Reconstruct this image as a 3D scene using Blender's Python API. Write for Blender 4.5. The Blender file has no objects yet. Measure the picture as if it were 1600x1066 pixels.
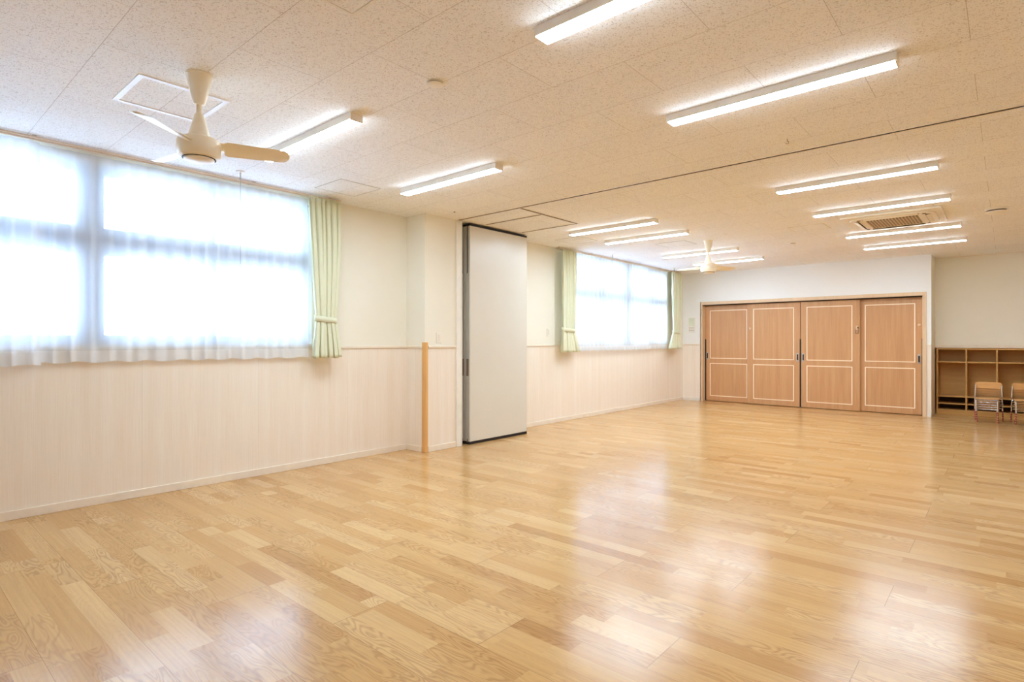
import bpy, bmesh, math, random
from mathutils import Vector, Matrix
random.seed(7)
PI = math.pi
scene = bpy.context.scene
COL = scene.collection

# ------------------------------------------------------------------ settings
scene.view_settings.view_transform = 'Standard'
scene.view_settings.look = 'None'
scene.view_settings.gamma = 1.0
scene.view_settings.use_curve_mapping = False
scene.view_settings.exposure = 1.25
scene.render.engine = 'CYCLES'
scene.cycles.max_bounces = 14
scene.cycles.diffuse_bounces = 8
scene.cycles.transparent_max_bounces = 16
scene.cycles.sample_clamp_indirect = 6.0
scene.cycles.caustics_reflective = False
scene.cycles.caustics_refractive = False

H = 2.59          # ceiling height
XW = -5.055       # window wall
YF = 11.20        # far wall with the sliding doors
YR = 11.80        # recessed far wall on the right
XR, YB = 2.5, -2.2

# ------------------------------------------------------------------ node helpers
class NT:
    def __init__(s, name):
        s.m = bpy.data.materials.new(name)
        s.m.use_nodes = True
        s.t = s.m.node_tree
        s.t.nodes.clear()
        s.out = s.t.nodes.new('ShaderNodeOutputMaterial')
    def n(s, typ, **kw):
        nd = s.t.nodes.new(typ)
        for k, v in kw.items():
            setattr(nd, k, v)
        return nd
    def l(s, a, b):
        s.t.links.new(a, b)
    def put(s, sock, v):
        if isinstance(v, bpy.types.NodeSocket):
            s.l(v, sock)
        else:
            sock.default_value = v
    def math(s, op, a, b=None, c=None):
        nd = s.n('ShaderNodeMath', operation=op)
        s.put(nd.inputs[0], a)
        if b is not None: s.put(nd.inputs[1], b)
        if c is not None: s.put(nd.inputs[2], c)
        return nd.outputs[0]
    def mix(s, f, a, b, blend='MIX'):
        nd = s.n('ShaderNodeMix', data_type='RGBA', blend_type=blend)
        s.put(nd.inputs[0], f); s.put(nd.inputs[6], a); s.put(nd.inputs[7], b)
        return nd.outputs[2]
    def comb(s, x, y, z):
        nd = s.n('ShaderNodeCombineXYZ')
        s.put(nd.inputs[0], x); s.put(nd.inputs[1], y); s.put(nd.inputs[2], z)
        return nd.outputs[0]
    def coords(s):
        g = s.n('ShaderNodeNewGeometry')
        sp = s.n('ShaderNodeSeparateXYZ')
        s.l(g.outputs['Position'], sp.inputs[0])
        return g.outputs['Position'], sp.outputs[0], sp.outputs[1], sp.outputs[2]
    def white(s, v):
        nd = s.n('ShaderNodeTexWhiteNoise', noise_dimensions='3D')
        s.l(v, nd.inputs['Vector'])
        return nd.outputs['Value'], nd.outputs['Color']
    def noise(s, v, scale, detail=3, rough=.55, dist=0.0):
        nd = s.n('ShaderNodeTexNoise')
        s.l(v, nd.inputs['Vector'])
        nd.inputs['Scale'].default_value = scale
        nd.inputs['Detail'].default_value = detail
        nd.inputs['Roughness'].default_value = rough
        nd.inputs['Distortion'].default_value = dist
        return nd.outputs['Fac']
    def ramp(s, f, stops):
        nd = s.n('ShaderNodeValToRGB')
        cr = nd.color_ramp
        while len(cr.elements) < len(stops): cr.elements.new(0.5)
        for e, (p, c) in zip(cr.elements, stops):
            e.position = p
            e.color = (*c, 1) if len(c) == 3 else c
        s.l(f, nd.inputs[0])
        return nd.outputs[0]
    def mapr(s, v, a, b, c, d, interp='LINEAR'):
        nd = s.n('ShaderNodeMapRange', interpolation_type=interp)
        s.put(nd.inputs[0], v)
        for i, q in enumerate((a, b, c, d)): nd.inputs[1 + i].default_value = q
        return nd.outputs[0]
    def bump(s, h, strength, dist=.01):
        nd = s.n('ShaderNodeBump')
        nd.inputs['Strength'].default_value = strength
        nd.inputs['Distance'].default_value = dist
        s.l(h, nd.inputs['Height'])
        return nd.outputs[0]
    def principled(s, col, rough=.5, metal=0.0, spec=.5, normal=None, emit=None, es=0):
        p = s.n('ShaderNodeBsdfPrincipled')
        s.put(p.inputs['Base Color'], col if isinstance(col, bpy.types.NodeSocket) else (*col, 1))
        s.put(p.inputs['Roughness'], rough)
        p.inputs['Metallic'].default_value = metal
        p.inputs['Specular IOR Level'].default_value = spec
        if normal is not None: s.l(normal, p.inputs['Normal'])
        if emit is not None:
            p.inputs['Emission Color'].default_value = (*emit, 1)
            p.inputs['Emission Strength'].default_value = es
        s.l(p.outputs[0], s.out.inputs[0])
        return s.m

def lin(r, g, b):
    f = lambda c: (c / 255 / 12.92) if c / 255 <= .04045 else ((c / 255 + .055) / 1.055) ** 2.4
    return (f(r), f(g), f(b))

def plain(name, col, rough=.5, metal=0.0, spec=.5, vary=.04, scale=9.0):
    t = NT(name)
    pos, x, y, z = t.coords()
    f = t.noise(pos, scale, 3)
    k = t.mapr(f, .3, .7, 1 - vary, 1 + vary)
    c = t.mix(1.0, (*col, 1), t.comb(k, k, k), 'MULTIPLY')
    return t.principled(c, rough, metal, spec)

# ------------------------------------------------------------------ materials
def mat_floor():
    t = NT('oak strip floor')
    pos, x, y, z = t.coords()
    v = t.math('DIVIDE', t.math('SUBTRACT', y, .4575), .09617)
    s = t.math('FLOOR', v)
    b = t.math('FLOOR', t.math('DIVIDE', t.math('ADD', s, .01), 3.0))
    m = t.math('FLOORED_MODULO', b, 3.0)
    ux = t.math('DIVIDE', t.math('SUBTRACT', t.math('SUBTRACT', x, -.42), t.math('MULTIPLY', m, .58)), 1.74)
    bx = t.math('FLOOR', ux)
    r1, rc = t.white(t.comb(s, 3.3, 0.5))
    r2, _ = t.white(t.comb(s, 9.1, 4.5))
    L = t.math('MULTIPLY_ADD', r2, .42, .36)
    u = t.math('ADD', t.math('DIVIDE', x, L), t.math('MULTIPLY', r1, 17.0))
    uw = t.math('MULTIPLY_ADD', t.math('SINE', t.math('MULTIPLY_ADD', u, 2.3, t.math('MULTIPLY', r2, 6.0))), .3, u)
    piece = t.math('FLOOR', uw)
    idv = t.comb(s, piece, bx)
    q, qc = t.white(idv)
    sep = t.n('ShaderNodeSeparateColor'); t.l(qc, sep.inputs[0])
    q2, q3 = sep.outputs[1], sep.outputs[2]
    base = t.ramp(q, [(0.0, lin(194, 145, 89)), (.06, lin(206, 159, 100)), (.3, lin(213, 168, 108)), (.75, lin(219, 176, 117)), (1.0, lin(227, 187, 131))])
    off = t.math('MULTIPLY', q2, 37.0)
    # straight fine grain
    gv = t.comb(t.math('MULTIPLY_ADD', x, 2.2, off), t.math('MULTIPLY_ADD', y, 95.0, off), off)
    g1 = t.noise(gv, 1.0, 3, .6)
    # flat-sawn cathedral figure: contour lines of a stretched noise
    cv = t.comb(t.math('MULTIPLY_ADD', x, 2.6, off), t.math('MULTIPLY_ADD', y, 14.0, off), t.math('MULTIPLY', q3, 11.0))
    g2 = t.noise(cv, 1.0, 1.5, .45, .35)
    con = t.math('MULTIPLY_ADD', t.math('SINE', t.math('MULTIPLY', g2, 88.0)), .5, .5)
    con = t.math('POWER', con, 2.0)
    cm = t.mapr(q3, .25, .75, .15, 1.0, 'SMOOTHSTEP')
    dark = t.math('ADD', t.math('MULTIPLY', t.mapr(g1, .35, .75, 0, 1), .19), t.math('MULTIPLY', t.math('MULTIPLY', con, cm), .29))
    # broad tone drift
    g3 = t.noise(t.comb(t.math('MULTIPLY', x, .9), t.math('MULTIPLY', y, 5.0), off), 1.0, 2)
    dark = t.math('ADD', dark, t.math('MULTIPLY', t.mapr(g3, .3, .7, 0, 1), .10))
    c = t.mix(dark, base, (*lin(128, 74, 32), 1))
    # joints
    fy = t.math('FLOORED_MODULO', t.math('SUBTRACT', y, .4575 - .0008), .2885)
    ly = t.math('LESS_THAN', fy, .0017)
    fs = t.math('FLOORED_MODULO', t.math('SUBTRACT', y, .4575 - .0004), .09617)
    ls = t.math('LESS_THAN', fs, .0008)
    fx = t.math('MULTIPLY', t.math('FRACT', ux), 1.74)
    lx = t.math('LESS_THAN', fx, .0026)
    jl = t.math('MAXIMUM', ly, lx)
    c = t.mix(t.math('MULTIPLY', jl, .55), c, (*lin(92, 52, 22), 1))
    c = t.mix(t.math('MULTIPLY', ls, .25), c, (*lin(110, 66, 30), 1))
    hgt = t.math('SUBTRACT', t.math('MULTIPLY', g1, .04), jl)
    nrm = t.bump(hgt, .06, .002)
    rr = t.math('MULTIPLY_ADD', t.noise(pos, 2.2, 3), .08, .155)
    return t.principled(c, rr, 0, .36, nrm)

def mat_ceiling():
    t = NT('rock wool ceiling board')
    pos, x, y, z = t.coords()
    base = (*lin(250, 249, 246), 1)
    # worm-hole specks
    d = t.n('ShaderNodeTexNoise'); t.l(pos, d.inputs['Vector']); d.inputs['Scale'].default_value = 38
    d.inputs['Detail'].default_value = 1
    dv = t.n('ShaderNodeVectorMath', operation='SCALE'); t.l(d.outputs['Color'], dv.inputs[0]); dv.inputs['Scale'].default_value = .028
    av = t.n('ShaderNodeVectorMath', operation='ADD'); t.l(pos, av.inputs[0]); t.l(dv.outputs[0], av.inputs[1])
    sp = t.n('ShaderNodeSeparateXYZ'); t.l(av.outputs[0], sp.inputs[0])
    specks = None
    for k, (sx, sy, thr, ang) in enumerate(((72, 200, .24, .3), (190, 80, .23, -.5), (126, 138, .16, .9))):
        ca, sa = math.cos(ang), math.sin(ang)
        xr = t.math('ADD', t.math('MULTIPLY', sp.outputs[0], ca * sx), t.math('MULTIPLY', sp.outputs[1], sa * sx))
        yr = t.math('ADD', t.math('MULTIPLY', sp.outputs[0], -sa * sy), t.math('MULTIPLY', sp.outputs[1], ca * sy))
        vo = t.n('ShaderNodeTexVoronoi', voronoi_dimensions='2D')
        t.l(t.comb(xr, yr, 0), vo.inputs['Vector']); vo.inputs['Scale'].default_value = 1.0
        sc = t.n('ShaderNodeSeparateColor'); t.l(vo.outputs['Color'], sc.inputs[0])
        keep = t.math('LESS_THAN', sc.outputs[0], .36)
        siz = t.math('MULTIPLY', sc.outputs[1], thr * 1.7)
        mk = t.math('MULTIPLY', t.math('LESS_THAN', vo.outputs['Distance'], siz), keep)
        specks = mk if specks is None else t.math('MAXIMUM', specks, mk)
    c = t.mix(t.math('MULTIPLY', specks, .36), base, (*lin(132, 100, 70), 1))
    # board joints, running bond 0.873 x 0.4365
    v = t.math('DIVIDE', t.math('SUBTRACT', y, .745), .4365)
    row = t.math('FLOOR', v)
    ly = t.math('LESS_THAN', t.math('MULTIPLY', t.math('FRACT', v), .4365), .0028)
    par = t.math('FLOORED_MODULO', row, 2.0)
    u = t.math('DIVIDE', t.math('SUBTRACT', t.math('SUBTRACT', x, -1.0), t.math('MULTIPLY', t.math('SUBTRACT', 1.0, par), .4365)), .873)
    lx = t.math('LESS_THAN', t.math('MULTIPLY', t.math('FRACT', u), .873), .0028)
    jl = t.math('MAXIMUM', ly, lx)
    q, _ = t.white(t.comb(row, t.math('FLOOR', u), 2.0))
    k = t.math('MULTIPLY_ADD', q, .03, .985)
    c = t.mix(1.0, c, t.comb(k, k, k), 'MULTIPLY')
    c = t.mix(t.math('MULTIPLY', jl, .45), c, (*lin(140, 112, 84), 1))
    hgt = t.math('SUBTRACT', t.math('MULTIPLY', specks, -.6), jl)
    return t.principled(c, .85, 0, .15, t.bump(hgt, .35, .003))

def mat_wallpaper(name, ca, cb):
    t = NT(name)
    pos, x, y, z = t.coords()
    f = t.noise(pos, 3.0, 3)
    c = t.mix(f, (*ca, 1), (*cb, 1))
    h = t.noise(pos, 420.0, 2)
    return t.principled(c, .75, 0, .25, t.bump(h, .12, .002))

def mat_wainscot():
    t = NT('pale wood grain wainscot')
    pos, x, y, z = t.coords()
    w = t.math('ADD', x, y)
    band = t.noise(t.comb(t.math('MULTIPLY', w, 10.0), 0, t.math('MULTIPLY', z, .35)), 1.0, 3, .6)
    fine = t.noise(t.comb(t.math('MULTIPLY', w, 190.0), 0, t.math('MULTIPLY', z, 3.0)), 1.0, 3, .6)
    c = t.ramp(band, [(.25, lin(243, 231, 214)), (.5, lin(246, 236, 222)), (.75, lin(249, 242, 230))])
    c = t.mix(t.mapr(fine, .35, .75, 0, .28), c, (*lin(224, 202, 174), 1))
    u = t.math('DIVIDE', t.math('SUBTRACT', w, .03), .91)
    g = t.math('LESS_THAN', t.math('MULTIPLY', t.math('FRACT', u), .91), .0022)
    c = t.mix(t.math('MULTIPLY', g, .35), c, (*lin(170, 140, 108), 1))
    return t.principled(c, .5, 0, .35)

def mat_wood(name, c0, c1, cd, axis='z', rough=.42, sc=1.0):
    t = NT(name)
    pos, x, y, z = t.coords()
    if axis == 'z':
        a, w = z, t.math('ADD', x, t.math('MULTIPLY', y, 1.3))
    else:
        a, w = x, t.math('ADD', z, t.math('MULTIPLY', y, 1.3))
    band = t.noise(t.comb(t.math('MULTIPLY', w, 16 * sc), 0, t.math('MULTIPLY', a, .7)), 1.0, 3, .6)
    fine = t.noise(t.comb(t.math('MULTIPLY', w, 170 * sc), 3, t.math('MULTIPLY', a, 2.4)), 1.0, 3, .65)
    c = t.ramp(band, [(.3, c0), (.7, c1)])
    c = t.mix(t.mapr(fine, .4, .75, 0, .4), c, (*cd, 1))
    return t.principled(c, rough, 0, .4)

def mat_sheer():
    t = NT('white sheer voile')
    pos, x, y, z = t.coords()
    lw = t.n('ShaderNodeLayerWeight'); lw.inputs['Blend'].default_value = .35
    wv = t.noise(t.comb(0, t.math('MULTIPLY', y, 900.0), t.math('MULTIPLY', z, 30.0)), 1.0, 2)
    f = t.math('ADD', t.math('MULTIPLY_ADD', lw.outputs['Facing'], .30, SHEER_OP), t.math('MULTIPLY', t.math('SUBTRACT', wv, .5), .10))
    hem = t.math('LESS_THAN', z, 1.135)
    f = t.math('MINIMUM', t.math('MULTIPLY_ADD', hem, .25, f), .97)
    tr = t.n('ShaderNodeBsdfTransparent')
    di = t.n('ShaderNodeBsdfDiffuse'); di.inputs['Color'].default_value = (.90, .935, .97, 1)
    tl = t.n('ShaderNodeBsdfTranslucent'); tl.inputs['Color'].default_value = (.90, .93, .97, 1)
    m1 = t.n('ShaderNodeMixShader'); m1.inputs[0].default_value = .38
    t.l(di.outputs[0], m1.inputs[1]); t.l(tl.outputs[0], m1.inputs[2])
    m2 = t.n('ShaderNodeMixShader'); t.l(f, m2.inputs[0])
    t.l(tr.outputs[0], m2.inputs[1]); t.l(m1.outputs[0], m2.inputs[2])
    t.l(m2.outputs[0], t.out.inputs[0])
    return t.m

def mat_drape():
    t = NT('pale green drape cloth')
    pos, x, y, z = t.coords()
    wv = t.noise(t.comb(t.math('MULTIPLY', x, 300.0), t.math('MULTIPLY', y, 300.0), t.math('MULTIPLY', z, 60.0)), 1.0, 2)
    c = t.mix(wv, (*lin(230, 231, 200), 1), (*lin(240, 241, 216), 1))
    di = t.n('ShaderNodeBsdfDiffuse'); t.l(c, di.inputs[0])
    tl = t.n('ShaderNodeBsdfTranslucent'); t.l(c, tl.inputs[0])
    m = t.n('ShaderNodeMixShader'); m.inputs[0].default_value = .13
    t.l(di.outputs[0], m.inputs[1]); t.l(tl.outputs[0], m.inputs[2])
    t.l(m.outputs[0], t.out.inputs[0])
    return t.m

def mat_glass():
    t = NT('window glass')
    lw = t.n('ShaderNodeFresnel'); lw.inputs[0].default_value = 1.45
    tr = t.n('ShaderNodeBsdfTransparent'); tr.inputs[0].default_value = (.95, .98, 1, 1)
    gl = t.n('ShaderNodeBsdfGlossy'); gl.inputs['Roughness'].default_value = .02
    m = t.n('ShaderNodeMixShader'); t.l(lw.outputs[0], m.inputs[0])
    t.l(tr.outputs[0], m.inputs[1]); t.l(gl.outputs[0], m.inputs[2])
    t.l(m.outputs[0], t.out.inputs[0])
    return t.m

def mat_lamp(strength):
    t = NT('lamp diffuser')
    e = t.n('ShaderNodeEmission'); e.inputs[0].default_value = (.77, .98, 1.17, 1); e.inputs[1].default_value = strength
    t.l(e.outputs[0], t.out.inputs[0])
    return t.m

def mat_grid(name, ca, cb, pitch):
    t = NT(name)
    pos, x, y, z = t.coords()
    fx = t.math('LESS_THAN', t.math('FRACT', t.math('DIVIDE', x, pitch)), .42)
    fy = t.math('LESS_THAN', t.math('FRACT', t.math('DIVIDE', y, pitch)), .42)
    c = t.mix(t.math('MAXIMUM', fx, fy), (*ca, 1), (*cb, 1))
    return t.principled(c, .6)

SHEER_OP = .74
LAMP = 24.5
SKY = 7.8

M = {}
M['floor'] = mat_floor()
M['ceiling'] = mat_ceiling()
M['wall'] = mat_wallpaper('cream wallpaper', lin(240, 235, 218), lin(243, 239, 226))
M['wall_white'] = mat_wallpaper('white wallpaper', lin(241, 241, 236), lin(244, 244, 240))
M['wainscot'] = mat_wainscot()
M['trim'] = plain('cream trim', lin(240, 229, 211), .45)
M['white_trim'] = plain('white trim', lin(240, 236, 226), .4)
M['bright_trim'] = plain('bright white enamel', (.93, .94, .95), .35)
M['door'] = mat_wood('light oak door', lin(203, 151, 102), lin(216, 167, 118), lin(176, 120, 72))
M['frame_wood'] = mat_wood('light wood door frame', lin(226, 196, 158), lin(234, 206, 170), lin(210, 172, 128))
M['moulding'] = plain('pale moulding', lin(255, 236, 204), .4)
M['rail'] = plain('beige rail', lin(232, 210, 184), .45)
M['guard'] = mat_wood('corner guard wood', lin(226, 174, 108), lin(236, 188, 124), lin(206, 148, 80))
M['cubby'] = mat_wood('oak cubby wood', lin(206, 160, 92), lin(216, 172, 106), lin(184, 134, 66), 'x')
M['cubby_shade'] = plain('shaded bin back', lin(96, 66, 34), .6)  # dark tone paints in the shade deep inside the low compartments
M['chair_wood'] = mat_wood('beech chair ply', lin(214, 160, 98), lin(224, 174, 112), lin(196, 138, 78), 'x')
M['chrome'] = plain('chromed tube', (.78, .78, .80), .16, 1.0, .5, .02)
M['alu'] = plain('anodised aluminium', lin(206, 202, 192), .42, .25, .5, .03)
M['window_frame'] = plain('grey aluminium sash', lin(150, 160, 172), .45, .2)
M['red'] = plain('red rubber', lin(158, 64, 46), .6)
M['black'] = plain('black rubber', lin(26, 20, 18), .6)
M['dark'] = plain('dark slot', lin(50, 36, 27), .8)
M['lamp'] = mat_lamp(LAMP)
M['lamp_body'] = plain('lamp housing enamel', lin(243, 238, 228), .4)
M['fan'] = plain('ivory fan enamel', lin(250, 242, 222), .32)
M['blade'] = plain('ivory fan blade', lin(250, 241, 220), .28)
M['drape'] = mat_drape()
M['sheer'] = mat_sheer()
M['glass'] = mat_glass()
M['plastic'] = plain('white plastic', lin(243, 238, 226), .4)
M['ac'] = plain('air conditioner plastic', lin(243, 235, 218), .4)
M['ac_grille'] = mat_grid('intake grille', lin(66, 46, 30), lin(206, 184, 152), .03)
M['panel'] = plain('partition laminate', lin(224, 219, 207), .30, 0, .5, .015, 2.0)
M['seal'] = M['black']
M['bronze'] = plain('brown latch metal', lin(150, 128, 108), .4, .5)
M['green'] = plain('pale green panel', lin(222, 229, 208), .5)
M['steel'] = plain('brushed steel', (.52, .52, .50), .3, .9)

# ------------------------------------------------------------------ mesh helpers
def box(bm, x0, x1, y0, y1, z0, z1, mi=0):
    vs = [bm.verts.new((x, y, z)) for x in (x0, x1) for y in (y0, y1) for z in (z0, z1)]
    for q in ((0, 1, 3, 2), (4, 6, 7, 5), (0, 4, 5, 1), (2, 3, 7, 6), (0, 2, 6, 4), (1, 5, 7, 3)):
        f = bm.faces.new([vs[i] for i in q]); f.material_index = mi
def tube(bm, pts, r, seg=10, cap=True):
    pts = [Vector(p) for p in pts]
    rings = []
    for i, p in enumerate(pts):
        a = pts[max(i - 1, 0)]; b = pts[min(i + 1, len(pts) - 1)]
        d = (b - a).normalized()
        up = Vector((0, 0, 1)) if abs(d.z) < .95 else Vector((1, 0, 0))
        u = d.cross(up).normalized(); v = d.cross(u)
        rr = r[i] if isinstance(r, (list, tuple)) else r
        rings.append([bm.verts.new(p + (u * math.cos(2 * PI * k / seg) + v * math.sin(2 * PI * k / seg)) * rr) for k in range(seg)])
    for i in range(len(rings) - 1):
        for k in range(seg):
            bm.faces.new((rings[i][k], rings[i][(k + 1) % seg], rings[i + 1][(k + 1) % seg], rings[i + 1][k]))
    if cap:
        bm.faces.new(rings[0]); bm.faces.new(rings[-1])
def arc_path(pts, rad, n=5):
    """polyline with rounded corners"""
    pts = [Vector(p) for p in pts]
    out = [pts[0]]
    for i in range(1, len(pts) - 1):
        a, p, b = pts[i - 1], pts[i], pts[i + 1]
        d1 = (a - p).normalized(); d2 = (b - p).normalized()
        s, e = p + d1 * rad, p + d2 * rad
        for k in range(n + 1):
            q = k / n
            out.append((1 - q) ** 2 * s + 2 * q * (1 - q) * p + q * q * e)
    out.append(pts[-1])
    return out
def lathe(bm, prof, seg=32, cx=0, cy=0):
    rings = []
    for r, z in prof:
        if r < 1e-5:
            rings.append([bm.verts.new((cx, cy, z))])
        else:
            rings.append([bm.verts.new((cx + r * math.cos(2 * PI * k / seg), cy + r * math.sin(2 * PI * k / seg), z)) for k in range(seg)])
    for a, b in zip(rings, rings[1:]):
        for k in range(seg):
            k2 = (k + 1) % seg
            if len(a) == 1 and len(b) == 1: continue
            if len(a) == 1: bm.faces.new((a[0], b[k2], b[k]))
            elif len(b) == 1: bm.faces.new((a[k], a[k2], b[0]))
            else: bm.faces.new((a[k], a[k2], b[k2], b[k]))
def prism(bm, outline, z0, z1):
    a = [bm.verts.new((x, y, z0)) for x, y in outline]
    b = [bm.verts.new((x, y, z1)) for x, y in outline]
    n = len(a)
    bm.faces.new(a[::-1]); bm.faces.new(b)
    for i in range(n):
        bm.faces.new((a[i], a[(i + 1) % n], b[(i + 1) % n], b[i]))
def rrect(w, h, r, n=6):
    o = []
    for cx, cy, a0 in ((w / 2 - r, h / 2 - r, 0), (-w / 2 + r, h / 2 - r, PI / 2), (-w / 2 + r, -h / 2 + r, PI), (w / 2 - r, -h / 2 + r, 1.5 * PI)):
        for k in range(n + 1):
            t = a0 + PI / 2 * k / n
            o.append((cx + r * math.cos(t), cy + r * math.sin(t)))
    return o
def link(name, bm, mats, parent=None, smooth=False, bevel=0, loc=None):
    bmesh.ops.recalc_face_normals(bm, faces=bm.faces)
    me = bpy.data.meshes.new(name)
    bm.to_mesh(me); bm.free()
    for m in (mats if isinstance(mats, (list, tuple)) else [mats]):
        me.materials.append(m)
    if smooth:
        for p in me.polygons: p.use_smooth = True
        try: me.set_sharp_from_angle(angle=math.radians(38))
        except Exception: pass
    o = bpy.data.objects.new(name, me)
    COL.objects.link(o)
    if parent: o.parent = parent
    if loc: o.location = loc
    if bevel:
        md = o.modifiers.new('edge', 'BEVEL'); md.width = bevel; md.segments = 2; md.limit_method = 'ANGLE'
    return o
def boxes(name, lst, mat, parent=None, bevel=0, loc=None):
    bm = bmesh.new()
    for b in lst: box(bm, *b)
    return link(name, bm, mat, parent, False, bevel, loc)
def thing(name, label, cat, loc=(0, 0, 0), rz=0, group=None):
    o = bpy.data.objects.new(name, None); COL.objects.link(o)
    o.location = loc; o.rotation_euler = (0, 0, rz)
    o.empty_display_size = .1
    tag(o, label, cat, group)
    return o
def tag(o, label, cat, group=None):
    o['label'] = label; o['category'] = cat
    if group: o['group'] = group
    return o
def struct(o):
    o['kind'] = 'structure'
    return o
def copy_tree(root):
    r = root.copy(); COL.objects.link(r)
    for ch in list(root.children):
        c = ch.copy(); COL.objects.link(c); c.parent = r
        for g in list(ch.children):
            d = g.copy(); COL.objects.link(d); d.parent = c
    return r

# ------------------------------------------------------------------ room shell
RZ = 1.131   # top of the wainscot
TW = .22
struct(boxes('floor', [(XW - .3, XR + .2, YB - .2, 12.6, -.1, 0)], M['floor']))
struct(boxes('ceiling', [(XW - .3, XR + .2, YB - .2, 12.6, H, H + .12)], M['ceiling']))

def wall(name, rects, axis, face, back, paper='wall'):
    """rects are (a0, a1, z0, z1) along the wall; split at the wainscot"""
    bm = bmesh.new()
    for a0, a1, z0, z1 in rects:
        for zz0, zz1, mi in ((z0, min(z1, RZ), 1), (max(z0, RZ), z1, 0)):
            if zz1 - zz0 < 1e-4: continue
            lo, hi = min(face, back), max(face, back)
            if axis == 'y': box(bm, lo, hi, a0, a1, zz0, zz1, mi)
            else: box(bm, a0, a1, lo, hi, zz0, zz1, mi)
    return struct(link(name, bm, [M[paper], M['wainscot']]))

W1 = (-.62, 2.87, 1.175, 2.505)     # near window opening y0 y1 z0 z1
W2 = (7.10, 10.42, 1.175, 2.505)    # far window opening
y_end = 12.4
wall('wall_left', [(YB - .2, W1[0], 0, H), (W1[0], W1[1], 0, W1[2]), (W1[0], W1[1], W1[3], H), (W1[1], W2[0], 0, H),
                   (W2[0], W2[1], 0, W2[2]), (W2[0], W2[1], W2[3], H), (W2[1], y_end, 0, H)], 'y', XW, XW - TW)
wall('wall_pillar', [(4.02, 4.555, 0, H)], 'y', -4.74, XW)
DX0, DX1, DZ = -4.69, -.995, 2.0     # door opening
wall('wall_far', [(XW, DX0, 0, H), (DX0, DX1, DZ, H), (DX1, -.905, 0, H)], 'x', YF, YF + .12, 'wall_white')
wall('wall_return', [(YF + .12, 12.3, 0, H)], 'y', -.905, -1.0)
CZ = 1.098
wall('wall_recess', [(-.905, XR, CZ, H)], 'x', YR, YR + .12)
wall('wall_behind', [(XW, XR, 0, H)], 'x', 12.32, 12.4)
wall('wall_right', [(YB, 12.4, 0, H)], 'y', XR, XR + .15)
wall('wall_back', [(XW, XR, 0, H)], 'x', YB, YB - .15)

# skirting boards and chair rails
BH = .062
struct(boxes('baseboard_left', [(XW, XW + .012, YB, 4.008, 0, BH), (XW, XW + .012, 5.75, YF - .012, 0, BH)], M['trim'], bevel=.003))
struct(boxes('baseboard_pillar', [(-4.74, -4.729, 4.06, 4.472, 0, BH), (XW + .012, -4.785, 4.008, 4.02, 0, BH)], M['trim'], bevel=.003))
struct(boxes('baseboard_far', [(XW + .012, DX0 - .002, YF - .012, YF, 0, BH), (DX1 + .04, -.905, YF - .012, YF, 0, BH)], M['white_trim'], bevel=.003))
struct(boxes('trim_1', [(XW, XW + .014, YB, 4.006, RZ, RZ + .024), (XW, XW + .014, 4.56, YF - .014, RZ, RZ + .024)], M['trim'], bevel=.004))
struct(boxes('trim_2', [(-4.74, -4.726, 4.06, 4.472, RZ, RZ + .024), (XW + .014, -4.785, 4.006, 4.02, RZ, RZ + .024)], M['trim'], bevel=.004))
struct(boxes('trim_3', [(XW + .014, DX0 - .002, YF - .014, YF, RZ, RZ + .024), (DX1 + .04, -.905, YF - .014, YF, RZ, RZ + .024)], M['trim'], bevel=.004))
struct(boxes('trim_4', [(-.90, XR, YR - .014, YR, CZ, CZ + .05)], M['trim'], bevel=.004))
# white jamb closing the pillar beside the partition
struct(boxes('trim_5', [(-4.74, -4.722, 4.474, 4.556, 0, H - .002), (-4.742, -4.716, 4.545, 4.556, 0, H - .002)], M['white_trim'], bevel=.003))
# small shadow-gap mouldings along the ceiling
struct(boxes('trim_6', [(-.905, XR, YR - .012, YR, H - .014, H)], M['trim']))
# wooden guard on the pillar's corner
g = bmesh.new()
box(g, -4.778, -4.724, 4.006, 4.02, 0, 1.193)
box(g, -4.74, -4.724, 4.02, 4.052, 0, 1.193)
og = link('corner_guard', g, M['guard'], bevel=.005)
tag(og, 'slim light wood guard strip standing on the corner of the pillar', 'corner guard')

# door frame
struct(boxes('trim_7', [(DX0 + .025, DX0 + .055, YF - .015, YF + .19, 0, 1.9398), (DX1 - .025, DX1 - .001, YF - .015, YF + .19, 0, 1.9398), (DX1 - .001, DX1 + .03, YF - .015, YF - .0005, 0, 1.9398),
                        (DX0 + .025, DX1 - .001, YF - .015, YF + .19, 1.94, DZ - .001), (DX1 - .001, DX1 + .03, YF - .015, YF - .0005, 1.94, DZ - .001)], M['frame_wood'], bevel=.003))
struct(boxes('trim_8', [(DX0 + .056, DX1 - .026, YF + .02, YF + .18, 1.926, 1.9395)], M['dark']))

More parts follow.
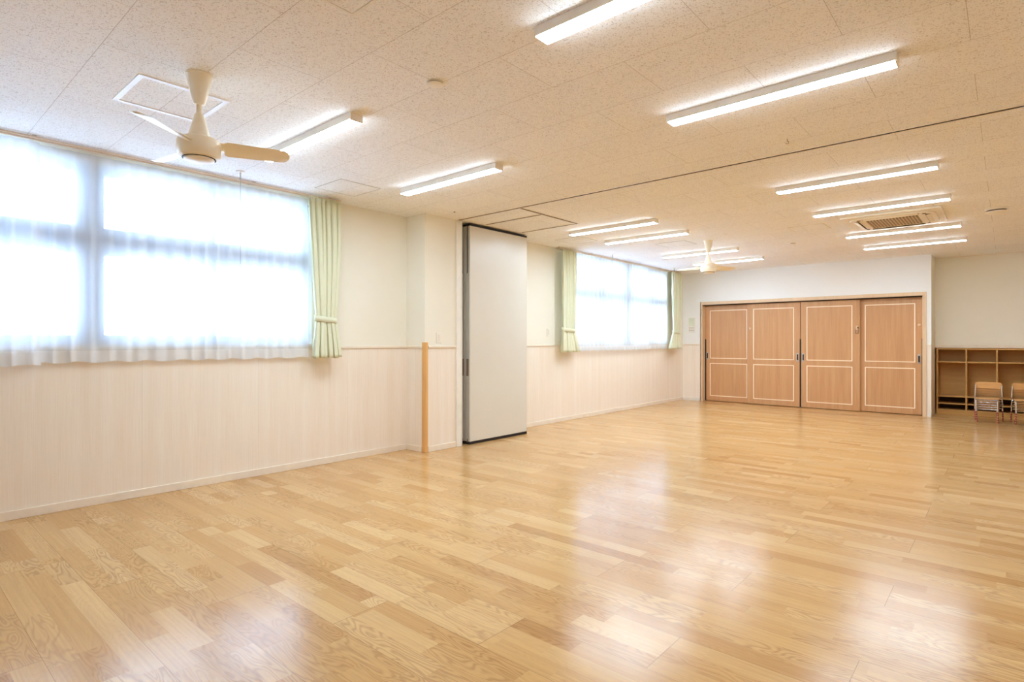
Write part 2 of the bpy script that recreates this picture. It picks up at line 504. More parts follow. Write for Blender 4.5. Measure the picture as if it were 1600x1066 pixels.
# ------------------------------------------------------------------ sliding doors
def moulding(bm, x0, x1, z0, z1, y, w=.015, d=.008):
    box(bm, x0, x1, y - d, y, z0, z0 + w); box(bm, x0, x1, y - d, y, z1 - w, z1)
    box(bm, x0, x0 + w, y - d, y, z0 + w, z1 - w); box(bm, x1 - w, x1, y - d, y, z0 + w, z1 - w)
def door(n, x0, x1, yf, mx0, mx1, edge, hx, knob):
    d = struct(boxes('door_%d' % n, [(x0, x1, yf, yf + .036, .008, 1.925)], M['door'], bevel=.003))
    b = bmesh.new(); moulding(b, mx0, mx1, .86, 1.83, yf); link('upper_moulding', b, M['moulding'], d)
    b = bmesh.new(); moulding(b, mx0, mx1, .105, .768, yf); link('lower_moulding', b, M['moulding'], d)
    if edge is not None:
        boxes('finger_guard', [(edge - .011, edge + .011, yf - .006, yf + .03, .01, 1.25)], M['black'], d)
    if hx is not None:
        h = boxes('handle', [(hx - .02, hx + .02, yf - .004, yf + .004, .84, .99)], M['steel'], d, bevel=.003)
        boxes('finger_recess', [(hx - .011, hx + .011, yf - .0055, yf, .862, .968)], M['dark'], h)
    if knob is not None:
        b = bmesh.new()
        lathe(b, [(0, 0), (.012, 0), (.012, .012), (.021, .018), (.023, .028), (.016, .036), (0, .038)], 20)
        bmesh.ops.rotate(b, verts=b.verts, cent=(0, 0, 0), matrix=Matrix.Rotation(PI / 2, 3, 'X'))
        bmesh.ops.translate(b, verts=b.verts, vec=(knob[0], yf, knob[1]))
        link('knob', b, M['frame_wood'], d, True)
    return d
Yd1, Yd2 = YF + .125, YF + .075
door(1, -4.634, -3.70, Yd1, -4.535, -3.80, -4.622, -4.585, None)
door(2, -3.785, -2.842, Yd2, -3.67, -2.945, None, -2.885, (-3.72, 1.45))
d3 = door(3, -2.834, -1.900, Yd2, -2.735, -2.01, -2.838, -2.79, None)
door(4, -1.96, -1.016, Yd1, -1.835, -1.125, -1.028, -1.075, (-1.07, 1.47))
b = bmesh.new()
box(b, -1.960, -1.925, Yd2 - .012, Yd2, 1.40, 1.475)
lt = link('latch', b, M['frame_wood'], d3, bevel=.003)
b = bmesh.new()
tube(b, arc_path([(-1.962, Yd2 - .016, 1.41), (-1.965, Yd2 - .02, 1.335), (-1.918, Yd2 - .02, 1.335), (-1.921, Yd2 - .016, 1.41)], .018), .005, 8)
link('pull_loop', b, M['bronze'], lt, True)
b = bmesh.new()
lathe(b, [(0, 0), (.012, 0), (.012, .012), (0, .014)], 16)
bmesh.ops.rotate(b, verts=b.verts, cent=(0, 0, 0), matrix=Matrix.Rotation(PI / 2, 3, 'X'))
bmesh.ops.translate(b, verts=b.verts, vec=(-1.925, Yd2 - .012, 1.437))
link('lock_button', b, M['black'], lt, True)

# ------------------------------------------------------------------ windows
def window(n, y0, y1, z0, z1, mull, sashes):
    """mull = (y0, y1) of the thick post, sashes = centre lines of the meeting stiles"""
    xo, xi = XW - .20, XW - .10
    L = [(xo, xi, y0, y0 + .05, z0, z1), (xo, xi, y1 - .06, y1, z0, z1), (xo, xi, y0, y1, z0, z0 + .045), (xo, xi, y0, y1, z1 - .05, z1),
         (xo - .02, xi + .04, mull[0], mull[1], z0, z1)]
    L += [(xo, xi + .02, y0, y1, 1.85, 2.055)]
    w = struct(boxes('window_%d' % n, L, M['window_frame'], bevel=.004))
    for s in sashes:
        boxes('sash_stile', [(xo + .02, xi - .01, s - .036, s + .036, z0 + .045, 1.85), (xo + .02, xi - .01, s - .028, s + .028, 2.055, z1 - .05)], M['window_frame'], w)
    for a, c in ((y0 + .05, mull[0]), (mull[1], y1 - .06)):
        boxes('sash_rail', [(xo + .02, xi - .01, a, c, z0 + .04, z0 + .075)], M['window_frame'], w)
        boxes('glass_pane', [(xo + .05, xo + .054, a - .005, c + .005, z0 + .03, 1.86)], M['glass'], w)
        boxes('glass_pane', [(xo + .05, xo + .054, a - .005, c + .005, 2.045, z1 - .03)], M['glass'], w)
    # reveal board
    boxes('window_sill', [(xi - .02, XW + .02, y0 - .01, y1 + .01, z0 - .02, z0 + .002)], M['white_trim'], w)
    return w
window(1, *W1, (1.045, 1.215), (2.0, .2))
window(2, *W2, (8.745, 8.90), (9.63, 7.95))

# ------------------------------------------------------------------ curtains
def cloth(bm, y0, y1, zt, zb, xc, amp, folds, seed, shape=None, ny=None, nz=30, sway=0.0, crease=False):
    rnd = random.Random(seed)
    ny = ny or int(folds * 10)
    ph = [rnd.uniform(0, 2 * PI) for _ in range(4)]
    grid = []
    for j in range(nz + 1):
        v = j / nz
        z = zt + (zb - zt) * v
        row = []
        for i in range(ny + 1):
            u = i / ny
            un = u + .012 * math.sin(9 * u + ph[0]) + .006 * math.sin(23 * u + ph[1])
            if shape:
                lo, hi, am = shape(v)
                y = lo + (hi - lo) * u
            else:
                y, am = y0 + (y1 - y0) * u, 1.0
            w = math.sin(2 * PI * folds * un + ph[2]) + .35 * math.sin(2 * PI * folds * .37 * un + ph[3] + v * 1.2) + .25 * math.sin(2 * PI * folds * 1.9 * un + ph[1])
            if crease:   # broad rounded folds parted by narrow creases
                fr = abs(math.sin(PI * folds * un + ph[2] + .25 * math.sin(4 * v + ph[0])))
                w = 1.0 - 2.4 * (1 - fr) ** 2.2 + .3 * math.sin(2 * PI * folds * .37 * un + ph[3] + v * 1.2)
            k = .55 + .45 * min(1, v * 3)
            x = xc + amp * am * k * w
            y += .35 * amp * am * math.cos(2 * PI * folds * un + ph[2]) * min(1, v * 2) + sway * v * math.sin(7 * u + ph[0])
            zz = z + (.006 * math.sin(2 * PI * folds * .5 * un + ph[0]) if j == nz else 0)
            row.append(bm.verts.new((x, y, zz)))
        grid.append(row)
    for j in range(nz):
        for i in range(ny):
            bm.faces.new((grid[j][i], grid[j][i + 1], grid[j + 1][i + 1], grid[j + 1][i]))

def sheer(y0, y1, zb, xc, folds, seed, label):
    b = bmesh.new(); cloth(b, y0, y1, 2.556, zb, xc, .011, folds, seed, ny=int(folds * 14), sway=.01)
    o = link('sheer_curtain', b, M['sheer'], None, True)
    return tag(o, label, 'curtain', 'white sheer curtains')
sheer(-.75, .815, 1.040, -4.972, 17, 1, 'white sheer curtain at the left edge of the photo, before the near window')
sheer(.775, 2.80, 1.052, -5.012, 19, 2, 'white sheer curtain over the near window, between post and tied green curtain')
sheer(7.13, 9.60, 1.060, -4.972, 26, 3, 'wide white sheer curtain over the far window, beside the left green curtain')
sheer(9.56, 10.36, 1.068, -5.012, 9, 4, 'narrow white sheer curtain at the far end of the far window')

def drape(y0, y1, yb0, yb1, t0, t1, zb, zt, seed, label, folds=6):
    """tied-back curtain; ties at height zt to the span t0..t1"""
    root = thing('tied_curtain', label, 'curtain', (-4.915, (y0 + y1) / 2, zb), 0, 'pale green tied curtains')
    oy, oz = (y0 + y1) / 2, zb
    ztop = 2.55
    vt = (ztop - zt) / (ztop - zb)
    def shp(v):
        if v < vt:
            q = v / vt; q = q ** 1.7
            return (y0 + (t0 - y0) * q - oy, y1 + (t1 - y1) * q - oy, 1 - .5 * q)
        q = (v - vt) / (1 - vt); q = q ** .8
        return (t0 + (yb0 - t0) * q - oy, t1 + (yb1 - t1) * q - oy, .5 + .7 * q)
    b = bmesh.new()
    cloth(b, y0, y1, ztop - oz, zb - oz, 0, .030, folds, seed, shp, ny=folds * 24, nz=44, crease=True)
    o = link('cloth', b, M['drape'], root, True)
    md = o.modifiers.new('cloth', 'SOLIDIFY'); md.thickness = .003
    # tie band wraps the gathered cloth
    b = bmesh.new()
    yc, hw = (t0 + t1) / 2 - oy, (t1 - t0) / 2 + .014
    n = 40
    prev = None
    for k in range(n + 1):
        a = 2 * PI * k / n
        ca, sa = math.cos(a), math.sin(a)
        yy = yc + hw * math.copysign(abs(ca) ** .7, ca)
        xx = .029 * math.copysign(abs(sa) ** .7, sa)
        zz = zt - oz - .012 * ca
        cur = (bm_v(b, xx, yy, zz - .028), bm_v(b, xx, yy, zz + .028))
        if prev: b.faces.new((prev[0], cur[0], cur[1], prev[1]))
        prev = cur
    tb = link('tie_band', b, M['drape'], root, True)
    md = tb.modifiers.new('band', 'SOLIDIFY'); md.thickness = .003
    # heading tape with hooks
    b = bmesh.new()
    cloth(b, y0 - oy, y1 - oy, 2.564 - oz, 2.535 - oz, .004, .014, folds, seed + 50, None, ny=folds * 12, nz=2)
    hd = link('heading_tape', b, M['drape'], root, True)
    return root
def bm_v(b, x, y, z): return b.verts.new((x, y, z))
drape(2.765, 3.095, 2.80, 3.10, 2.835, 3.04, 1.045, 1.41, 11, 'pale green tied curtain at the right end of the near window')
drape(6.77, 7.115, 6.75, 7.20, 6.785, 7.09, 1.048, 1.37, 12, 'pale green tied curtain between the white partition and far window')
drape(10.40, 10.80, 10.26, 10.75, 10.45, 10.72, 1.06, 1.38, 13, 'pale green tied curtain at the far corner beside the wooden doors')

def curtain_rail(y0, y1, label):
    r = thing('curtain_rail', label, 'curtain rail', (-4.948, y0, 2.57), 0, 'double curtain rails')
    ln = y1 - y0
    boxes('front_track', [(.006, .022, 0, ln, 0, .012)], M['rail'], r, bevel=.003)
    boxes('rear_track', [(-.045, -.029, 0, ln, 0, .012)], M['rail'], r, bevel=.003)
    n = max(3, int(ln / .6))
    for k in range(n):
        yy = .1 + (ln - .2) * k / (n - 1)
        boxes('bracket', [(-.098, .022, yy - .012, yy + .012, .013, .0195)], M['alu'], r)
    for e in (0, ln):
        boxes('end_cap', [(.004, .025, e - .012, e + .012, -.002, .014)], M['rail'], r)
    return r
curtain_rail(-.8, 3.10, 'long curtain rail under the ceiling above the near window')
curtain_rail(6.715, 10.815, 'curtain rail under the ceiling above the far window')

# ------------------------------------------------------------------ folded partition
def partition(x1, label):
    t = .075; y0, y1 = 4.672, 5.722
    r = thing('partition_panel', label, 'partition panel', (x1 - t / 2, y0, 0), 0, 'panels of the folded partition')
    L = y1 - y0
    boxes('face_board', [(t / 2 - .012, t / 2, .006, L - .006, .034, 2.552), (-t / 2, -t / 2 + .012, .006, L - .006, .034, 2.552)], M['panel'], r, bevel=.002)
    boxes('edge_frame', [(-t / 2 + .004, t / 2 - .004, 0, .02, .034, 2.552), (-t / 2 + .004, t / 2 - .004, L - .02, L, .034, 2.552),
                         (-t / 2 + .012, t / 2 - .012, .02, L - .02, .034, .06), (-t / 2 + .012, t / 2 - .012, .02, L - .02, 2.52, 2.552)], M['alu'], r, bevel=.002)
    boxes('edge_groove', [(-.006, .006, -.002, .004, .04, 2.55)], M['black'], r)
    boxes('bottom_seal', [(-t / 2 + .006, t / 2 - .003, .002, L - .002, .001, .034)], M['black'], r)
    boxes('top_seal', [(-t / 2 + .006, t / 2 - .003, .002, L - .002, 2.552, 2.574)], M['black'], r)
    h = boxes('edge_latch', [(-.012, .026, -.007, .006, .80, 1.0)], M['bronze'], r, bevel=.003)
    boxes('latch_plate', [(-.034, .033, -.003, .004, .06, 2.0)], M['alu'], r, bevel=.001)
    for yy in (.2, L - .2):
        boxes('hanger_bolt', [(-.008, .008, yy - .008, yy + .008, 2.574, 2.586)], M['steel'], r)
    return r
for k, lb in enumerate(('white partition panel at the front of the folded stack beside the pillar',
                        'white partition panel second from the front in the folded stack',
                        'white partition panel third from the front in the folded stack',
                        'white partition panel at the back of the folded stack against the wall')):
    partition(-4.715 - .083 * k, lb)

# ceiling tracks for the partition
tr = thing('partition_track', 'dark ceiling track crossing the room and branching above the folded partition', 'ceiling track', (0, 0, H))
def track(a):
    x0, x1, y0, y1 = a
    w = .014
    if x1 - x0 > y1 - y0:
        yc = (y0 + y1) / 2
        o = boxes('track_slot', [(x0, x1, yc - w, yc + w, -.0035, -.001)], M['dark'], tr)
        boxes('track_lip', [(x0, x1, yc - w - .007, yc - w, -.006, 0), (x0, x1, yc + w, yc + w + .007, -.006, 0)], M['trim'], o)
    else:
        xc = (x0 + x1) / 2
        o = boxes('track_slot', [(xc - w, xc + w, y0, y1, -.0035, -.001)], M['dark'], tr)
        boxes('track_lip', [(xc - w - .007, xc - w, y0, y1, -.006, 0), (xc + w, xc + w + .007, y0, y1, -.006, 0)], M['trim'], o)
track((-4.72, XR, 4.488, 4.508))
track((-4.66, -3.83, 4.88, 4.90))
track((-4.66, -3.83, 5.53, 5.55))
track((-3.82, -3.80, 4.52, 5.56))

# ------------------------------------------------------------------ strip lights
def strip_light():
    r = thing('ceiling_light', '', 'ceiling light', (0, 0, H), 0, 'white strip lights on the ceiling')
    L = 1.18
    boxes('housing', [(-L / 2, L / 2, -.044, .044, -.0435, 0)], M['lamp_body'], r, bevel=.002)
    boxes('diffuser', [(-L / 2 + .010, L / 2 - .010, -.0425, .0425, -.0480, -.0437)], M['lamp'], r, bevel=.0012)
    for e in (-1, 1):
        x0, x1 = sorted((e * (L / 2 - .0095), e * (L / 2 + .001)))
        boxes('end_cap', [(x0, x1, -.0435, .0435, -.0485, -.0437)], M['lamp_body'], r, bevel=.002)
    return r
XRL, XLL = -.985, -3.577
LIGHTS = [
 (XRL, 2.003, 'strip light cut off by the top edge of the photo'),
 (XRL, 3.297, 'large strip light in the right row, just before the dark ceiling track'),
 (XRL, 5.476, 'strip light in the right row, first beyond the dark ceiling track'),
 (XRL, 6.764, 'strip light just in front of the ceiling air conditioner'),
 (XRL, 8.42, 'strip light just behind the ceiling air conditioner'),
 (XRL, 9.645, 'strip light of the right row nearest the wooden door wall'),
 (XLL, 1.994, 'strip light with one end hidden by a blade of the near ceiling fan'),
 (XLL, 3.283, 'strip light above the pillar, between near fan and dark ceiling track'),
 (XLL, 5.93, 'strip light just beyond the branched ceiling track of the partition'),
 (XLL, 6.77, 'strip light in the left row, second beyond the branched ceiling track'),
 (XLL, 8.506, 'strip light seen behind the stem of the far ceiling fan'),
 (XLL, 9.67, 'strip light partly hidden behind a blade of the far ceiling fan'),
]
proto = strip_light()
for i, (x, y, lb) in enumerate(LIGHTS):
    o = proto if i == 0 else copy_tree(proto)
    o.location = (x, y, H); o['label'] = lb

# ------------------------------------------------------------------ ceiling fans
def fan():
    r = thing('ceiling_fan', '', 'ceiling fan', (0, 0, H), 0, 'three-blade ceiling fans')
    b = bmesh.new()
    lathe(b, [(0, 0), (.066, 0), (.066, -.008), (.060, -.014), (.050, -.06), (.038, -.115), (.029, -.15), (.024, -.158), (0, -.158)], 40)
    link('canopy', b, M['fan'], r, True)
    b = bmesh.new(); lathe(b, [(.014, -.15), (.014, -.215)], 20); link('stem', b, M['fan'], r, True)
    b = bmesh.new()
    lathe(b, [(0, -.203), (.018, -.203), (.024, -.212), (.034, -.255), (.050, -.315), (.060, -.345), (.062, -.352), (0, -.352)], 40)
    link('motor_cover', b, M['fan'], r, True)
    b = bmesh.new()
    lathe(b, [(0, -.345), (.085, -.335), (.098, -.342), (.104, -.356), (.106, -.388), (.103, -.414), (.094, -.431), (.078, -.438), (0, -.438)], 48)
    mh = link('motor_housing', b, M['fan'], r, True)
    b = bmesh.new()
    lathe(b, [(.0795, -.437), (.0795, -.4395), (.073, -.4395), (.073, -.437)], 48)
    link('trim_ring', b, M['black'], mh, True)
    b = bmesh.new()
    lathe(b, [(.073, -.436), (.072, -.446), (.05, -.454), (0, -.457)], 48)
    link('bottom_cap', b, M['fan'], r, True)
    pitch = math.radians(20)
    for k in range(3):
        a = 2 * PI * k / 3
        b = bmesh.new()
        # paddle outline in (u along, w across)
        up = []
        N = 30
        def half(u):
            q = (u - .118) / (.44 - .118)
            w = .054 + .006 * q
            if u > .405: w *= math.sqrt(max(0, 1 - ((u - .405) / .036) ** 2))
            if u < .130: w *= .8 + .2 * (u - .118) / .012
            return w
        us = [.118 + (.44 - .118) * (1 - (1 - i / N) ** 1.5) for i in range(N + 1)]
        rows = []
        for u in us:
            hw = max(half(u), .014)
            tw = -math.radians(26 - 12 * (u - .118) / .322)
            ring = []
            for v, zz in ((-1, 0), (-.5, .004), (0, .005), (.5, .004), (1, 0), (.5, -.004), (0, -.005), (-.5, -.004)):
                y_, z_ = v * hw, zz
                ring.append(b.verts.new((u, y_ * math.cos(tw) - z_ * math.sin(tw), y_ * math.sin(tw) + z_ * math.cos(tw) - .372)))
            rows.append(ring)
        b.faces.new(rows[0]); b.faces.new(rows[-1])
        for p_, q_ in zip(rows, rows[1:]):
            for i in range(8): b.faces.new((p_[i], p_[(i + 1) % 8], q_[(i + 1) % 8], q_[i]))
        bmesh.ops.rotate(b, verts=b.verts, cent=(0, 0, 0), matrix=Matrix.Rotation(a, 3, 'Z'))
        bl = link('blade', b, M['blade'], r, True)
        b = bmesh.new()
        box(b, .090, .160, -.030, .030, .002, .008)
        bmesh.ops.rotate(b, verts=b.verts, cent=(0, 0, 0), matrix=Matrix.Rotation(-pitch, 3, 'X'))
        bmesh.ops.translate(b, verts=b.verts, vec=(0, 0, -.366))
        bmesh.ops.rotate(b, verts=b.verts, cent=(0, 0, 0), matrix=Matrix.Rotation(a, 3, 'Z'))
        link('blade_iron', b, M['fan'], bl)
    return r
f1 = fan(); f1.location = (-3.174, 1.167, H); f1.rotation_euler = (0, 0, math.radians(66))
f1['label'] = 'near cream three-blade ceiling fan hanging in front of the large near window'
f2 = copy_tree(f1); f2.location = (-3.094, 7.674, H); f2.rotation_euler = (0, 0, math.radians(62))
f2['label'] = 'far cream three-blade ceiling fan hanging before the white wall above the doors'

# ------------------------------------------------------------------ air conditioner
ac = thing('air_conditioner', 'square ivory cassette air conditioner in the ceiling between two strip lights', 'air conditioner', (-.96, 7.70, H))
b = bmesh.new(); prism(b, rrect(.92, .92, .03), -.022, 0); link('panel', b, M['ac'], ac, bevel=.008)
b = bmesh.new(); prism(b, rrect(.80, .80, .16, 8), -.034, -.022); inner = link('inner_panel', b, M['ac'], ac, bevel=.006)
boxes('intake_grille', [(-.24, .24, -.24, .24, -.040, -.034)], M['ac_grille'], ac)
for k in range(4):
    rot = Matrix.Rotation(k * PI / 2, 3, 'Z')
    b = bmesh.new(); box(b, -.255, .255, .305, .352, -.0355, -.030)
    bmesh.ops.rotate(b, verts=b.verts, cent=(0, 0, 0), matrix=rot)
    s = link('air_slot', b, M['dark'], ac)
    b = bmesh.new(); box(b, -.25, .25, .311, .355, -.041, -.038)
    bmesh.ops.rotate(b, verts=b.verts, cent=(0, .333, -.039), matrix=Matrix.Rotation(.25, 3, 'X'))
    bmesh.ops.rotate(b, verts=b.verts, cent=(0, 0, 0), matrix=rot)
    link('louver', b, M['ac'], ac)
    b = bmesh.new(); lathe(b, [(0, -.0355), (.02, -.0355), (.02, -.034)], 16, .30, .30)
    bmesh.ops.rotate(b, verts=b.verts, cent=(0, 0, 0), matrix=rot)
    link('corner_cap', b, M['dark'], ac)

# ------------------------------------------------------------------ ceiling access panels
def access(x0, x1, y0, y1, label, w=.016, mat='white_trim', fold=.004):
    cx, cy = (x0 + x1) / 2, (y0 + y1) / 2
    r = thing('access_panel', label, 'access panel', (cx, cy, H), 0, 'square ceiling access panels')
    a, c = (x1 - x0) / 2, (y1 - y0) / 2
    boxes('frame', [(-a, -a + w, -c, c, -fold, 0), (a - w, a, -c, c, -fold, 0), (-a + w, a - w, -c, -c + w, -fold, 0), (-a + w, a - w, c - w, c, -fold, 0)], M[mat], r)
    boxes('panel', [(-a + w + .003, a - w - .003, -c + w + .003, c - w - .003, -.003, -.0005)], M['ceiling'], r)
    return r
q = 1.39 / 1.42
access(-3.94 * q, -3.46 * q, .975 * q, 1.44 * q, 'white framed square access panel in the ceiling behind the near fan', .026, 'bright_trim', .007)
access(-4.81 * q, -4.375 * q, 2.76 * q, 3.185 * q, 'thin framed access panel in the ceiling by the tied near curtain', .008, 'alu', .003)
access(-2.10, -1.66, .945, 1.385, 'access panel cut off by the top edge of the photo', .012, 'white_trim', .004)
access(-2.066 * q, -1.655 * q, 7.59 * q, 8.0 * q, 'faint access panel in the ceiling left of the air conditioner', .006, 'trim', .003)
access(-4.765 * q, -4.33 * q, 6.38 * q, 6.81 * q, 'faint access panel in the ceiling above the far window curtain', .006, 'alu', .003)
access(-3.86 * q, -3.40 * q, 7.60 * q, 8.0 * q, 'faint access panel in the ceiling beside the far fan', .008, 'alu', .003)

# ------------------------------------------------------------------ ceiling devices
def detector(x, y, rad, hgt, label, name='smoke_detector', cat='smoke detector'):
    r = thing(name, label, cat, (x * q, y * q, H))
    b = bmesh.new(); lathe(b, [(0, 0), (rad, 0), (rad, -.3 * hgt), (rad * .9, -.36 * hgt), (0, -.36 * hgt)], 36)
    link('base', b, M['plastic'], r, True)
    b = bmesh.new(); lathe(b, [(rad * .86, -.36 * hgt), (rad * .86, -.52 * hgt)], 36); link('vent_gap', b, M['dark'], r, True)
    b = bmesh.new(); lathe(b, [(rad * .95, -.52 * hgt), (rad * .95, -.66 * hgt), (rad * .62, -.94 * hgt), (rad * .3, -hgt), (0, -hgt)], 36)
    link('cover', b, M['plastic'], r, True)
    return r
detector(-.082, 7.95, .095, .065, 'white dome smoke detector at the right end of the ceiling')
detector(-2.363, 2.075, .045, .018, 'small round ceiling sensor plate near the middle of the near ceiling', 'ceiling_sensor', 'sensor')
detector(-2.331, 8.836, .045, .02, 'small pale sensor on the ceiling between far fan and air conditioner', 'ceiling_sensor', 'sensor')
r = thing('ceiling_hook', 'small brown open hook in the ceiling before the dark track', 'hook', (-1.159 * q, 4.269 * q, H))
b = bmesh.new()
tube(b, [(0, 0, 0), (0, 0, -.017)], .0025, 8); link('shank', b, M['bronze'], r, True)
b = bmesh.new()
tube(b, [(.009 * math.sin(t), 0, -.026 + .009 * math.cos(t)) for t in [k * PI * 1.5 / 14 for k in range(15)]], .0025, 8); link('bend', b, M['bronze'], r, True)
b = bmesh.new(); lathe(b, [(0, 0), (.012, 0), (.010, -.006), (0, -.006)], 16)
o = link('ceiling_button', b, M['bronze'], None, True, loc=(-4.555 * q, 4.28 * q, H)); tag(o, 'tiny dark fitting on the ceiling above the pillar', 'ceiling fitting')

def hook_rod(x, y, zb, label):
    r = thing('hanging_rod', label, 'hanging rod', (x, y, H), 0, 'thin rods hanging by the windows')
    b = bmesh.new(); lathe(b, [(0, 0), (.034, 0), (.032, -.006), (.012, -.010), (0, -.010)], 24); link('ceiling_plate', b, M['plastic'], r, True)
    b = bmesh.new(); tube(b, [(0, 0, -.008), (0, 0, -.07)], .006, 10); link('socket', b, M['steel'], r, True)
    b = bmesh.new(); tube(b, [(0, 0, -.065), (0, 0, zb - H + .03)], .0028, 8); link('rod', b, M['steel'], r, True)
    b = bmesh.new()
    tube(b, [(0, .012 - .012 * math.cos(t), zb - H + .03 - .020 * math.sin(t)) for t in [k * PI * 1.25 / 12 for k in range(13)]], .0028, 8)
    link('hook', b, M['plastic'], r, True)
hook_rod(-4.72, 2.05, 1.80, 'thin metal rod hanging from the ceiling in front of the near sheer curtain')
hook_rod(-4.72, 7.86, 2.28, 'thin metal rod hanging from the ceiling at the middle of the far window')
hook_rod(-4.72, 10.08, 2.28, 'thin metal rod hanging from the ceiling at the far end of the far window')

# ------------------------------------------------------------------ switches and panel
def switch(loc, axis, w, h, label):
    r = thing('wall_switch', label, 'wall switch', loc)
    def bx(d0, d1, a0, a1, z0, z1):
        return (d0, d1, a0, a1, z0, z1) if axis == 'x' else (a0, a1, -d1, -d0, z0, z1)
    boxes('plate', [bx(0, .007, -w / 2, w / 2, -h / 2, h / 2)], M['plastic'], r, bevel=.003)
    for k in (-1, 0, 1):
        boxes('rocker', [bx(.007, .0105, -w * .2, w * .2, k * h * .2 - h * .085, k * h * .2 + h * .085)], M['trim'], r, bevel=.001)
    return r
switch((-4.74, 4.216, 1.243), 'x', .075, .12, 'white rocker switch plate on the pillar above the chair rail')
switch((XW, 6.62, 1.335), 'x', .072, .12, 'white switch plate on the wall left of the far green curtain')
cp = thing('switch_panel', 'pale green control panel with small dark buttons on the wall beside the doors', 'control panel', (-4.86, YF, 1.545))
boxes('case', [(-.066, .066, -.022, 0, -.15, .15)], M['plastic'], cp, bevel=.004)
boxes('display', [(-.054, .054, -.025, -.021, -.02, .135)], M['green'], cp, bevel=.002)
for iz in range(2):
    for ix in range(3):
        boxes('button', [(-.048 + ix * .036, -.026 + ix * .036, -.026, -.021, -.075 - iz * .05, -.053 - iz * .05)], M['steel'], cp, bevel=.001)

# ------------------------------------------------------------------ cubby shelf built into the recess
cb = thing('cubby_shelf', 'long oak cubby shelf with open compartments in the recess beyond the doors', 'shelf', (-.885, 11.80, 0))
CD = .36
NB = 8
PW = .379
CW = PW * NB + .022
boxes('side_panel', [(0, .022, 0, CD, 0, 1.094)], M['cubby'], cb, bevel=.002)
boxes('side_panel', [(CW - .022, CW, 0, CD, 0, 1.094)], M['cubby'], cb, bevel=.002)
boxes('top_board', [(.022, CW - .022, 0, CD, 1.07, 1.094)], M['cubby'], cb, bevel=.002)
boxes('plinth', [(.022, CW - .022, .004, .03, 0, .062)], M['cubby'], cb)
boxes('bottom_board', [(.022, CW - .022, 0, CD, .062, .083)], M['cubby'], cb, bevel=.002)
boxes('back_panel', [(.022, CW - .022, CD - .008, CD, .30, 1.07)], M['cubby'], cb)
boxes('shaded_bin_back', [(.022, CW - .022, CD - .008, CD, .083, .30)], M['cubby_shade'], cb)
for k in range(1, NB):
    boxes('divider', [(k * PW, k * PW + .022, .002, CD - .008, .083, 1.07)], M['cubby'], cb, bevel=.002)
for k in range(NB):
    for z in (.854, .288, .170):
        boxes('shelf_board', [(k * PW + .0225, (k + 1) * PW - .0005, .004, CD - .008, z, z + (.022 if z > .2 else .018))], M['cubby'], cb, bevel=.002)

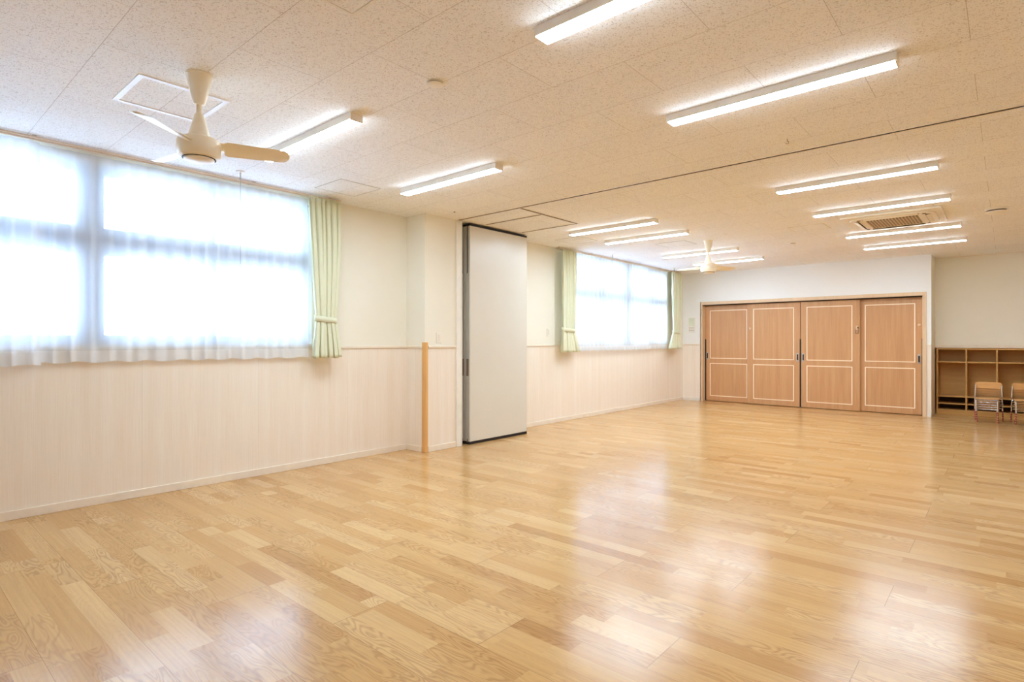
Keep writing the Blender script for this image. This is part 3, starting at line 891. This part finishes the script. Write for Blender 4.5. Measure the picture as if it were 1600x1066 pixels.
# ------------------------------------------------------------------ stacked children's chairs
def chair():
    r = thing('child_chair', '', 'chair', (0, 0, 0), 0, None)
    R = .0085
    sz = .205
    # seat ply
    b = bmesh.new()
    prism(b, [(x, y - .005) for x, y in rrect(.27, .235, .045)], sz, sz + .012)
    link('seat', b, M['chair_wood'], r, True, bevel=.003)
    # backrest: curved board
    b = bmesh.new()
    n = 16
    rows = []
    out = rrect(.318, .098, .040, 6)
    def bend(x): return .145 + .020 * (1 - (x / .16) ** 2)
    fr = [b.verts.new((x, bend(x), .397 + z)) for x, z in out]
    bk = [b.verts.new((x, bend(x) + .010, .397 + z)) for x, z in out]
    m_ = len(out)
    b.faces.new(fr); b.faces.new(bk[::-1])
    for i in range(m_): b.faces.new((fr[i], bk[i], bk[(i + 1) % m_], fr[(i + 1) % m_]))
    link('backrest', b, M['chair_wood'], r, True)
    # front leg loop runs under the seat
    for s in (-1, 1):
        b = bmesh.new()
        tube(b, arc_path([(s * .121, -.135, .02), (s * .121, -.128, sz - .010), (s * .121, .105, sz - .010)], .035), R, 10)
        f = link('front_leg', b, M['chrome'], r, True)
        b = bmesh.new(); tube(b, [(s * .121, -.1352, .0), (s * .121, -.134, .026)], R + .002, 10); link('rubber_foot', b, M['red'], f, True)
        b = bmesh.new()
        tube(b, arc_path([(s * .160, .165, .02), (s * .156, .138, .22), (s * .150, .141, .40)], .05), R, 10)
        f = link('rear_leg', b, M['chrome'], r, True)
        b = bmesh.new(); tube(b, [(s * .1604, .1665, .0), (s * .159, .1622, .026)], R + .002, 10); link('rubber_foot', b, M['red'], f, True)
    b = bmesh.new(); tube(b, [(-.121, -.100, sz - .011), (.121, -.100, sz - .011)], R * .85, 10); link('front_rail', b, M['chrome'], r, True)
    b = bmesh.new(); tube(b, [(-.156, .141, sz - .012), (-.137, .137, sz - .012), (-.121, .10, sz - .012), (.121, .10, sz - .012), (.137, .137, sz - .012), (.156, .141, sz - .012)], R * .85, 10); link('rear_rail', b, M['chrome'], r, True)
    return r
cp0 = chair()
names = ['bottom', 'second lowest', 'middle', 'second highest', 'top']
first = True
for sx, sy, rz, where, grp in ((-.212, 11.045, math.radians(-3), 'of the left stack by the cubbies', 'left stack of children chairs'),
                          (.215, 11.06, math.radians(2), 'of the right stack at the photo edge', 'right stack of children chairs')):
    for k in range(5):
        o = cp0 if first else copy_tree(cp0)
        first = False
        d = -.026 * (k - 2)
        o.location = (sx - math.sin(rz) * d, sy + math.cos(rz) * d, .0365 * k)
        o.rotation_euler = (0, 0, rz)
        o['label'] = '%s small wood and chrome chair %s' % (names[k], where)
        o['group'] = grp

# ------------------------------------------------------------------ daylight
w = bpy.data.worlds.new('overcast sky'); scene.world = w
w.use_nodes = True
nt = w.node_tree; nt.nodes.clear()
wo = nt.nodes.new('ShaderNodeOutputWorld'); bg = nt.nodes.new('ShaderNodeBackground')
bg.inputs[0].default_value = (.60, .82, 1.12, 1); bg.inputs[1].default_value = SKY
nt.links.new(bg.outputs[0], wo.inputs[0])

# ------------------------------------------------------------------ camera
cd = bpy.data.cameras.new('camera'); cam = bpy.data.objects.new('camera', cd); COL.objects.link(cam)
cd.sensor_fit = 'HORIZONTAL'; cd.sensor_width = 36.0; cd.lens = 889.0 / 1600 * 36
cd.shift_y = 1.0 / 1600
cd.clip_start = .02
cam.location = (0, 0, 1.2)
cam.rotation_euler = (PI / 2, 0, math.atan(773 / 889.0))
scene.camera = cam
